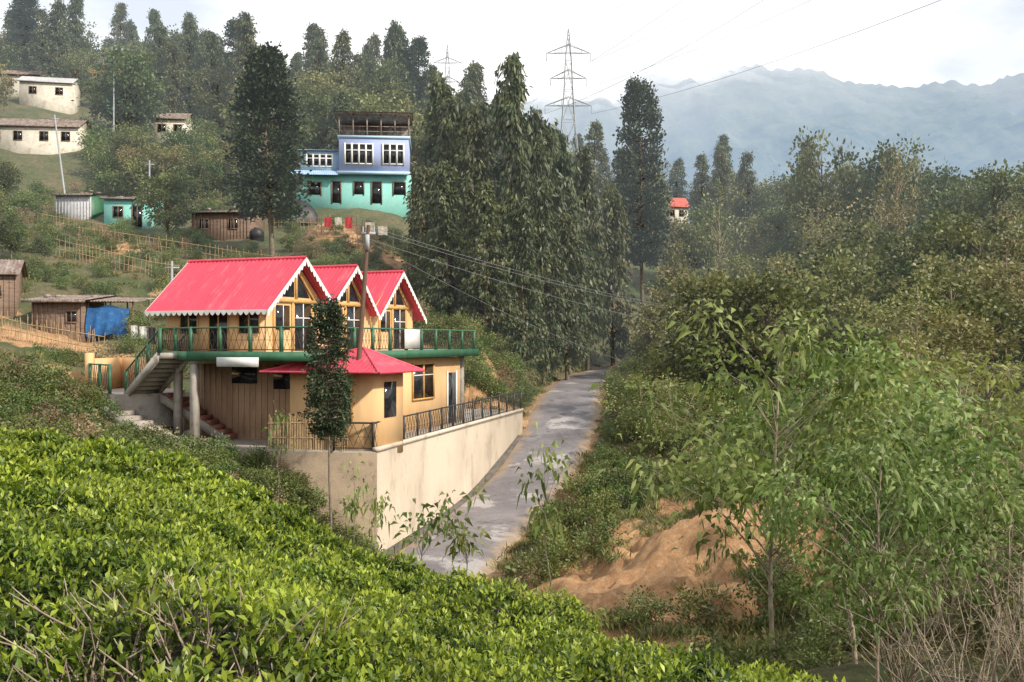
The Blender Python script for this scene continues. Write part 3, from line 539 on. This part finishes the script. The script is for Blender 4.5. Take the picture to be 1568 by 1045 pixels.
for t1,z1,t0,za,t2,z2,sl_ in ((-.62,1.13,2,3.32,3.98,1.66,-5.25),(4.02,1.55,6,3.27,7.98,1.12,-5.1),(8.02,1.12,10.3,3.3,12.75,1.02,-5.1)):
    corr(g,(sl_,t1,z1),(.5,t1,z1),(.5,t0,za),(sl_,t0,za)); corr(g,(sl_,t0,za),(.5,t0,za),(.5,t2,z2),(sl_,t2,z2))
    g.tube([(sl_-.02,t0,za+.01),(.53,t0,za+.01)],[.07,.07],8)
    for (ta,zz) in ((t1,z1),(t2,z2)):
        scallop(gs,(.52,t0,za),(.52,ta,zz)); scallop(gs,(sl_-.02,t0,za),(sl_-.02,ta,zz))
scallop(gs,(-5.25,-.64,1.15),(.5,-.64,1.15),.04)
ap=(4.0,.45,-.25); e=[(.7,-1.35,-1.12),(5.65,-1.35,-1.12),(5.65,2.15,-1.12),(2.6,2.15,-1.12)]
def tri_corr(g,a,b,c):
    a,b,c=[np.array(q,float) for q in (a,b,c)]; l=np.linalg.norm(b-a); n=int(l/.05); nr=np.cross(b-a,c-a); nr/=np.linalg.norm(nr); f=float(np.dot(c-a,b-a)/l/l); V=[]
    for i in range(n+1):
        u=i/n; h=u/f if u<f else (1-u)/(1-f); base=a+(b-a)*u; up=(c-a)-(b-a)*f; o=nr*.015*math.sin(i*math.pi/2+.5); V+= [base+o,base+up*h+o]
    g.add(V,[[2*i,2*i+2,2*i+3,2*i+1] for i in range(n)])
for i in range(3): tri_corr(g,e[i],e[i+1],ap)
for i in (0,1,2): g.tube([e[i],ap],[.05,.05],6)
for i in (0,1): g.tube([e[i],e[i+1]],[.05,.05],6)
obj('roof',g,[M['red']],HO); obj('scalloped_bargeboards',gs,[M['white']],HO)
g=G(); rail(g,[(-5.3,.35,-.42),(-2.45,-1.3,-.42),(2.95,-1.3,-.42),(2.95,13.05,-.42)],.92,1.45,cell=.24); obj('balcony_railing',g,[M['green'],M['iron']],HO)
g=G(); g.b2((3.06,5.5,-.32),(3.09,6.9,.5)); obj('banner',g,[M['white']],HO)
g=G()
for s,t in ((-2.35,-1.2),(2.3,12.9)): g.b2((s-.13,t-.13,-4.1),(s+.13,t+.13,-.66)); 
g.b2((-2.75,-1.6,-4.1),(-1.95,-.8,-3.72)); g.b2((-4.2,-.2,-4.0),(-3.95,.05,-.66))
g.b2((-2.5,-1.35,-.86),(-2.2,1.4,-.661)); obj('pillars',g,[M['conc']],HO)
def stairs(name,a,b,width,n,mt,ms,solid=False):
    a=np.array(a,float);b=np.array(b,float); h=b-a; dv=np.array([h[0],h[1]])/np.hypot(h[0],h[1]); sd=np.array([-dv[1],dv[0]]); rz=math.atan2(dv[1],dv[0]); run=np.hypot(h[0],h[1])/n; g=G()
    for i in range(n):
        c=a+h*(i+.5)/n; dz=h[2]/n; th=abs(dz)+.04 if not solid else abs(dz)+.6
        g.box((c[0],c[1],a[2]+dz*i-th/2),(run+.02,width,th),rz,0)
    for s in (-1,1):
        o=sd*s*(width/2+.06); V=[]
        for pp,zt in ((a,0.02),(b,.02)):
            for q in (o-sd*.05,o+sd*.05):
                V+= [(pp[0]+q[0],pp[1]+q[1],pp[2]+zt),(pp[0]+q[0],pp[1]+q[1],pp[2]-.34)]
        g.add(V,[[0,1,5,4],[2,6,7,3],[0,4,6,2],[1,3,7,5],[0,2,3,1],[4,5,7,6]],1)
    return obj(name,g,[mt,ms])
s1=stairs('outdoor_staircase',(-13.0,38.2,-.45),(-15.1,40.4,-2.1),1.1,9,M['conc'],M['conc'])
g=G(); rail(g,[(-13.35,37.75,-.45),(-15.5,40.0,-2.1)],.9,1.3,cell=.25); rail(g,[(-12.5,38.7,-.45),(-14.7,40.8,-2.1)],.9,1.3,cell=.25); obj('stair_railing',g,[M['green'],M['iron']],s1)
stairs('lower_steps',(-14.0,40.6,-2.1),(-11.1,40.2,-3.9),1.2,10,M['step'],M['conc'])
stairs('garden_steps',(-16.3,40.2,-2.6),(-12.3,36.9,-3.95),.9,8,M['conc'],M['conc'],solid=True)
yd=empty('yard_landing'); g=G(); g.prism([(-18,42.2),(-15.6,39.4),(-13.6,40.8),(-14.6,44.5),(-17.6,45)],-4.2,-2.12,0); obj('landing_floor',g,[M['conc']],yd)
g=G()
for a,b in (((-18.05,42.3),(-17.7,45.1)),((-17.7,45.1),(-15.4,44.8))):
    dv,l=dirv(a,b); g.box(((a[0]+b[0])/2,(a[1]+b[1])/2,-1.45),(l,.16,1.4),math.atan2(dv[1],dv[0]))
g.box((-17.9,42.2,-1.35),(.3,.3,1.7)); obj('yard_wall',g,[M['cream']],yd)
g=G(); rail(g,[(-17.8,42.0,-2.12),(-16.2,40.1,-2.12)],1.15,1.2,cell=.25); obj('yard_gate',g,[M['green'],M['iron']],yd)
# ------------------------------------------------------------------ other buildings
def hut(name,x,y,w,d,h,rz,wm,rm,kind='shed',rise=.5,z=None,win=(),ov=.3,wm2=None,base=1.5,tilt=-1):
    z=g1(x,y) if z is None else z; e=empty(name,(x,y,z),rz)
    g=G(); g.b2((-w/2,0,-base),(w/2,d,h),0)
    if wm2: g.b2((w/2+.003,0.02,-base),(w/2+.03,d-.02,h-.02),1)
    if kind=='gable':
        for sx in (-w/2,w/2): g.add([(sx,0,h),(sx,d,h),(sx,d/2,h+rise)],[[0,1,2]],0)
    else:
        g.add([(-w/2,0,h),(-w/2,d,h),(-w/2,d,h+rise)],[[0,1,2]],0); g.add([(w/2,0,h),(w/2,d,h),(w/2,d,h+rise)],[[0,1,2]],0); g.add([(-w/2,d,h),(w/2,d,h),(w/2,d,h+rise),(-w/2,d,h+rise)],[[0,1,2,3]],0)
    obj('walls',g,[wm,wm2 or wm],e)
    g=G(); k=rise/(d/2 if kind=='gable' else d)
    if kind=='gable':
        corr(g,(-w/2-ov,-ov,h+.05-k*ov),(w/2+ov,-ov,h+.05-k*ov),(w/2+ov,d/2,h+rise+.06),(-w/2-ov,d/2,h+rise+.06)); corr(g,(-w/2-ov,d/2,h+rise+.06),(w/2+ov,d/2,h+rise+.06),(w/2+ov,d+ov,h+.05-k*ov),(-w/2-ov,d+ov,h+.05-k*ov))
    else: corr(g,(-w/2-ov,-ov,h+.05-k*ov),(w/2+ov,-ov,h+.05-k*ov),(w/2+ov,d+ov,h+rise+k*ov+.05),(-w/2-ov,d+ov,h+rise+k*ov+.05),amp=.03)
    g.b2((-w/2-ov,-ov-.03,h-.1-k*ov),(w/2+ov,-ov,h+.04-k*ov))
    if kind=='shed' and w<6:
        for q in range(4): xx=random.uniform(-w/2,w/2); g.box((xx,random.uniform(.2,d-.3),h+rise*.5+.12),(.35,.25,.16),random.random())
    obj('roof',g,[rm],e)
    g=G(); f=G()
    for (wx,wz,ww,wh) in win:
        g.b2((wx-ww/2,-.03,wz),(wx+ww/2,-.01,wz+wh))
        for q in (wx-ww/2-.07,wx-.03,wx+ww/2): f.b2((q,-.06,wz-.05),(q+.07,-.031,wz+wh+.05))
        f.b2((wx-ww/2-.07,-.062,wz+wh),(wx+ww/2+.07,-.032,wz+wh+.08)); f.b2((wx-ww/2-.07,-.062,wz-.08),(wx+ww/2+.07,-.032,wz))
    if win: obj('windows',g,[M['glass']],e); obj('window_frames',f,[M['wood']],e)
    g=G()
    if wm in (M['wood'],M['tin']):
        for q in np.arange(-w/2,w/2+.01,.3): g.b2((q-.03,-.04,-base),(q+.03,-.002,h-.02))
        obj('battens',g,[wm],e)
    return e
hut('teal_hut',-34.8,90,4.1,4,2.6,.05,M['teal'],M['rust'],'shed',.6,win=((-.8,.9,.8,.9),(.9,0,.8,1.9)))
hut('tin_shed',-40.5,92,3.4,3,2.2,-.1,M['tin'],M['rust'],'shed',.4,wm2=M['green'])
hut('wooden_hut',-25.8,88,5.2,4,2.5,-.12,M['wood'],M['rust'],'shed',.5,win=((-1.5,1,.8,.8),(1.2,1,.8,.8)))
hut('plank_shed',-31.6,60,3.0,4,2.5,.35,M['wood'],M['rust'],'gable',.8,win=((.4,1,.6,.6),),base=2)
hut('wooden_shed',-27.2,59.5,3.0,3,2.0,-.05,M['wood'],M['rust'],'shed',.35,z=.45,win=((.9,.7,.6,.6),),ov=.45)
lt=empty('lean_to_shed',(-24.2,60,.55),-.08); g=G()
for x_ in (-1.4,0,1.4):
    for y_ in (0,2.2): g.tube([(x_,y_,-1),(x_,y_,1.85)],[.05,.045],6)
g.tube([(-1.5,0,1.8),(1.5,0,1.8)],[.04,.04],5); obj('frame',g,[M['wood']],lt)
g=G(); corr(g,(-1.7,-.4,1.85),(1.7,-.4,1.8),(1.7,2.6,2.15),(-1.7,2.6,2.2),amp=.03); obj('roof',g,[M['rust']],lt)
g=G(); V=[]; nu,nv=26,14
for i in range(nu):
    for j_ in range(nv):
        u=i/(nu-1); v_=j_/(nv-1); x_=-1.35+2.6*u; zt=1.55-.15*abs(u-.4)-.08*math.sin(u*9)
        yy_=-.15-.22*math.sin(v_*2.2)-.08*math.sin(u*23+v_*3)*v_; V.append((x_,yy_,zt-1.75*v_*(1+.05*math.sin(u*17))))
g.add(V,[[i*nv+j_,(i+1)*nv+j_,(i+1)*nv+j_+1,i*nv+j_+1] for i in range(nu-1) for j_ in range(nv-1)]); obj('tarpaulin',g,[M['tarp']],lt,smooth=True)
BX,BY=-16.2,101; bz=14.0; e=empty('blue_house',(BX,BY,bz),.08)
g=G(); g.b2((-6,0,-2.5),(5.9,7,3.0),0); obj('lower_walls',g,[M['teal']],e)
g=G(); g.b2((-1.3,-.5,3.0),(5.7,7,6.7),0); g.b2((-1.45,-.65,2.85),(5.85,-.3,3.15),1); g.b2((-1.45,-.6,6.5),(5.85,7,6.75),1); obj('upper_walls',g,[M['blue'],M['lblue']],e)
g=G(); g.b2((-5.2,.2,3.0),(-1.3,6,5.3),0); obj('side_walls',g,[M['lblue']],e)
g=G(); corr(g,(-5.6,-.2,5.3),(-1.35,-.2,5.3),(-1.35,6,6.5),(-5.6,6,6.5)); corr(g,(-6.3,-.9,2.7),(-1.4,-.9,2.7),(-1.4,.15,3.3),(-6.3,.15,3.3)); obj('side_roof',g,[M['roofblue']],e)
g=G(); f=G()
for x0,x1,z0,z1,yy_ in [(-.7,2.1,3.9,5.9,-.5),(3.1,5.2,3.9,5.9,-.5),(-4.6,-2,3.7,4.9,.2)]:
    g.b2((x0,yy_-.03,z0),(x1,yy_-.01,z1))
    nn=4 if x1-x0>2.5 else 3
    for i in range(nn+1):
        q=x0+(x1-x0)*i/nn; f.b2((q-.09,yy_-.1,z0-.1),(q+.09,yy_-.031,z1+.1))
    for zz in (z0,z0+(z1-z0)*.68,z1): f.b2((x0-.1,yy_-.085,zz-.06),(x1+.1,yy_-.04,zz+.06))
obj('upper_window_frames',f,[M['white']],e)
f=G()
for x0,w,z0,z1 in [(.2,.9,.9,2.1),(2.0,.9,0,2.1),(4.2,1.1,.9,2.1),(-4.4,1.2,.8,2.0),(-2,.8,0,2.1)]:
    g.b2((x0,-.03,z0),(x0+w,-.01,z1)); f.b2((x0-.12,-.07,z0-.1),(x0,-.02,z1+.1)); f.b2((x0+w,-.07,z0-.1),(x0+w+.12,-.02,z1+.1)); f.b2((x0-.12,-.072,z1),(x0+w+.12,-.022,z1+.12))
obj('windows',g,[M['glass']],e); obj('lower_window_frames',f,[M['wood']],e)
g=G()
for x in np.linspace(-1.3,5.7,6):
    for y in (-.3,4): g.b2((x-.07,y-.07,6.75),(x+.07,y+.07,8.9))
for z in (7.2,7.7): g.b2((-1.3,-.33,z),(5.7,-.27,z+.06))
g.b2((-1.8,-.8,8.9),(6.0,4.6,9.05)); g.b2((-1.3,3.9,6.75),(5.7,4.0,8.9)); obj('rooftop_shelter',g,[M['rust']],e)
g=G(); corr(g,(-1.9,-.9,9.07),(6.1,-.9,9.07),(6.1,4.7,9.5),(-1.9,4.7,9.5)); obj('shelter_roof',g,[M['rust']],e)
hut('hillside_house',-57.5,119,11,5,2.7,.1,M['offw'],M['rust'],'gable',1.2,z=g1(-57.5,119)+.8,win=((-4,.9,.9,1.),(-1.5,.9,.9,1.),(1.5,.9,.9,1.),(4,.9,.9,1.)),base=4)
for i,(x,y,w,rz,wm,rm) in enumerate([(-66,141,7,.2,'offw','tin'),(-57,145,4,.1,'teal','rust'),(-74,150,6,.1,'offw','rust'),(-70,171,5,0,'offw','pink'),(-44,128,4,.1,'offw','rust'),(-12,152,5,.1,'lblue','tin'),(-3,112,4,.1,'cream','rust'),(-9,118,4.5,-.1,'cream','tin')]):
    hut('hillside_house',x,y,w,5,2.7,rz,M[wm],M[rm],'gable',1.1,z=g1(x,y)+.7,win=((-w/4,.9,.9,.9),(w/4,.9,.9,.9)),base=4)
hut('red_roof_cottage',27,163,4,4,2.6,.2,M['offw'],M['pink'],'gable',1.5,base=2,win=((-.8,.9,.7,.9),(.8,.9,.7,.9)))
g=G(); pts=[]; n=20
for i in range(8):
    th=i/7*math.pi/2; 
    for j in range(n): a=j/n*6.283; r=math.cos(th)*(1+.25*math.sin(3*a+1)); pts.append((-20.6+r*2.0*math.cos(a),94+r*1.5*math.sin(a),g1(-20.6,94)-.2+2.2*math.sin(th)*(1+.15*math.sin(2*a))))
g.add(pts,[[i*n+j,i*n+(j+1)%n,(i+1)*n+(j+1)%n,(i+1)*n+j] for i in range(7) for j in range(n)]); obj('tarpaulin_heap',g,[M['black']])
g=G(); n=20; pf=[(0,0),(.62,0),(.65,.1),(.62,.5),(.65,.55),(.62,1.0),(.5,1.2),(.25,1.3),(.25,1.38),(0,1.38)]; zz=g1(-22.3,87)-.1
pts=[(-22.3+r*math.cos(j/n*6.283),87+r*math.sin(j/n*6.283),zz+h) for r,h in pf for j in range(n)]
g.add(pts,[[i*n+j,i*n+(j+1)%n,(i+1)*n+(j+1)%n,(i+1)*n+j] for i in range(len(pf)-1) for j in range(n)]); obj('water_tank',g,[M['black']])
def laundry(x0,y0,x1,y1,h,cols):
    e=empty('laundry_line'); za,zb=g1(x0,y0),g1(x1,y1); g=G(); g.tube([(x0,y0,za-.2),(x0,y0,za+h)],[.05,.04]); g.tube([(x1,y1,zb-.2),(x1,y1,zb+h)],[.05,.04]); g.tube([(x0,y0,za+h),((x0+x1)/2,(y0+y1)/2,(za+zb)/2+h-.12),(x1,y1,zb+h)],[.012]*3,4); obj('posts',g,[M['wood']],e)
    for i,c in enumerate(cols):
        t=(i+.6)/(len(cols)+.4); px=x0+(x1-x0)*t; py=y0+(y1-y0)*t; pz=za+(zb-za)*t+h-.08; w=.3*abs(x1-x0)/len(cols); V=[]; drop=random.uniform(.2,.38)
        for q in range(7):
            for r_ in range(4): V.append((px-w+2*w*q/6,py-.02+.05*math.sin(q*1.7+r_),pz-drop*r_*random.uniform(.95,1.05)))
        g=G(); g.add(V,[[q*4+r_,q*4+r_+1,(q+1)*4+r_+1,(q+1)*4+r_] for q in range(6) for r_ in range(3)]); obj('cloth_%d'%i,g,[M[c]],e)
laundry(-17.2,90,-14,90,2.,['cloth','offw','cloth']); laundry(-22.3,58,-20.2,57,1.6,['white','white','black'])
laundry(-13.2,88,-10.4,87,2.2,['offw','offw'])
def fz(pts): return [(x,y,g1(x,y)) for x,y in pts]
for pts,h,sp in [([(-31,55),(-28,54.5),(-25,54.2),(-22.5,55)],1.4,.14),([(-34,74),(-30,73),(-26,72.5),(-22,73)],1.5,.3),([(-35,80),(-28,79.5),(-22,79),(-18,78)],1.3,.35),([(-17,86),(-14,85),(-11,84.5)],1.1,.3),([(-24,66),(-20,65.5)],1.2,.3),([(-22,92),(-17,91.5),(-11,91)],1.2,.3),([(-42,86),(-38,85.5),(-33,85)],1.2,.3)]:
    g=G(); sticks(g,fz(pts),h,sp); obj('stick_fence',g,[M['bamboo']])
g=G(); g.tube([(-5.85,36.1,-4.3),(-5.5,36.1,0),(-5.2,36.1,4.2)],[.11,.09,.07],8); pw=obj('utility_pole',g,[M['pole']])
g=G(); g.box((-5.2,36.1,3.9),(.5,.08,.08)); 
for q in (-.2,.2): g.tube([(-5.2+q,36.1,3.95),(-5.2+q,36.1,4.15)],[.035,.03],6)
g.b2((-5.3,35.97,3.3),(-5.15,36.0,3.85)); obj('crossarm',g,[M['steel']],pw)
def pole(x,y,h,lx=0,ly=0): 
    z=g1(x,y); g=G(); g.tube([(x,y,z-.3),(x+lx,y+ly,z+h)],[.1,.07],7); g.box((x+lx,y+ly,z+h-.4),(.9,.08,.08)); obj('utility_pole',g,[M['steel']])
pole(-42,94,9,-1.2); pole(-33.5,92,6); pole(-9,57,5.5); pole(-20.5,60,5,0,0); pole(-66,150,8); pole(-48,120,9); pole(15,66,5.5)
def pylon(name,x,y,zt,H,sc=1.):
    e=empty(name); g=G(); zb=zt-H; lv=[(0,2.6),(.2,2.0),(.4,1.45),(.58,.95),(.72,.65),(.86,.45),(.97,.15),(1,.03)]
    P=lambda f,r,k:(x+(r*sc if k in(0,3) else -r*sc),y+(r*sc if k<2 else -r*sc),zb+f*H)
    for (f0,r0),(f1,r1) in zip(lv[:-1],lv[1:]):
        for k in range(4):
            g.bar(P(f0,r0,k),P(f1,r1,k),.075,4); k2=(k+1)%4; g.bar(P(f0,r0,k),P(f1,r1,k2),.045,3); g.bar(P(f0,r0,k2),P(f1,r1,k),.045,3); g.bar(P(f1,r1,k),P(f1,r1,k2),.045,3)
    for f,wd in ((.65,3.5),(.775,2.7),(.89,3.3)):
        for s in (-1,1):
            for dy in (-.35,.35):
                g.bar((x,y+dy,zb+f*H),(x+s*wd*sc,y,zb+f*H),.055,4); g.bar((x,y+dy,zb+f*H+1.3*sc),(x+s*wd*sc,y,zb+f*H),.055,4)
            for t in (.3,.6): g.bar((x+s*wd*sc*t,y,zb+f*H),(x+s*wd*sc*t,y,zb+f*H+1.3*sc*(1-t)),.04,3)
            g.bar((x+s*wd*sc,y,zb+f*H),(x+s*wd*sc,y,zb+f*H-1.2),.06,4)
    obj('lattice',g,[M['steel']],e)
pylon('transmission_tower',8.5,150,47,33); pylon('transmission_tower',-13.3,205,61,34,.9)
def wire(g,a,b,sag,r):
    a=np.array(a,float);b=np.array(b,float); t=np.linspace(0,1,25)[:,None]; P=a+(b-a)*t-np.array([0,0,1.])*sag*4*t*(1-t); g.tube(P,np.full(25,r),4)
g=G()
for s in (-3.5,3.5):
    for zf,zo in ((.65,-6),(.775,0),(.89,6)):
        wire(g,(8.5+s,150,47-33*(1-zf)-1.2),(38+s*1.3+(12 if s>0 else 0),40,36+zo),2.5,.026)
wire(g,(8.5,150,47),(44,40,44),2,.022); obj('transmission_wires',g,[M['steel']])
g=G(); z8=g1(15,66)+5.3
for q in (-.2,.2,.0): wire(g,(-5.2+q,36.1,4.1-abs(.2-abs(q))*2),(15+q*2,66,z8-abs(.2-abs(q))*6),.5,.010)
wire(g,(-5.2,36.1,3.6),(9,62,g1(9,62)+2.5),.5,.010)
wire(g,(-5.3,36.1,3.9),(-9,57,g1(-9,57)+5.2),.3,.008); wire(g,(-5.3,36.1,3.7),(-20.5,60,g1(-20.5,60)+4.7),.3,.008)
obj('power_wires',g,[M['wire']])
# ------------------------------------------------------------------ light, sky, camera
w=bpy.data.worlds.new("World"); scene.world=w; w.use_nodes=True; nt=w.node_tree; nt.nodes.clear()
out=N(nt,'ShaderNodeOutputWorld'); sky=N(nt,'ShaderNodeTexSky'); sky.sky_type='NISHITA'; sky.sun_disc=False
sv=Vector((.70,-.48,.68)).normalized(); el=math.asin(sv.z); az=math.atan2(sv.x,sv.y)
sky.sun_elevation=el; sky.sun_rotation=az; sky.air_density=1.; sky.dust_density=2.
b1=N(nt,'ShaderNodeBackground'); nt.links.new(sky.outputs[0],b1.inputs[0]); b1.inputs[1].default_value=.15
b2=N(nt,'ShaderNodeBackground'); b2.inputs[0].default_value=(.985,.985,.98,1); b2.inputs[1].default_value=1.4
tc=N(nt,'ShaderNodeTexCoord'); sx=N(nt,'ShaderNodeSeparateXYZ'); nt.links.new(tc.outputs['Generated'],sx.inputs[0])
mp=N(nt,'ShaderNodeMapping'); mp.inputs['Scale'].default_value=(1,1,2.5); nt.links.new(tc.outputs['Generated'],mp.inputs[0])
nz=noise(nt,mp.outputs[0],2.2,8,.55); f1=ramp(nt,nz,.38,.56); f2=N(nt,'ShaderNodeMapRange'); nt.links.new(sx.outputs[2],f2.inputs[0]); f2.inputs[1].default_value=.3; f2.inputs[2].default_value=.9; f2.inputs[3].default_value=1; f2.inputs[4].default_value=.6
m3=N(nt,'ShaderNodeMath',operation='MULTIPLY_ADD'); nt.links.new(f1,m3.inputs[0]); m3.inputs[1].default_value=.5; m3.inputs[2].default_value=.5
m4=N(nt,'ShaderNodeMath',operation='MULTIPLY'); nt.links.new(m3.outputs[0],m4.inputs[0]); nt.links.new(f2.outputs[0],m4.inputs[1])
ms=N(nt,'ShaderNodeMixShader'); nt.links.new(m4.outputs[0],ms.inputs[0]); nt.links.new(b1.outputs[0],ms.inputs[1]); nt.links.new(b2.outputs[0],ms.inputs[2]); nt.links.new(ms.outputs[0],out.inputs[0])
sun=bpy.data.lights.new('sun','SUN'); sun.energy=4.6; sun.angle=math.radians(3); sun.color=(1,.92,.80); so=bpy.data.objects.new('sun',sun); so.rotation_euler=sv.to_track_quat('Z','Y').to_euler(); link(so)
cam=bpy.data.cameras.new('camera'); cam.lens=35; cam.sensor_width=36; cam.clip_end=6000; cam.clip_start=.05; co=bpy.data.objects.new('camera',cam); co.rotation_euler=(math.radians(90),0,0); link(co); scene.camera=co
scene.view_settings.view_transform='Standard'; scene.view_settings.look='None'; scene.view_settings.exposure=0
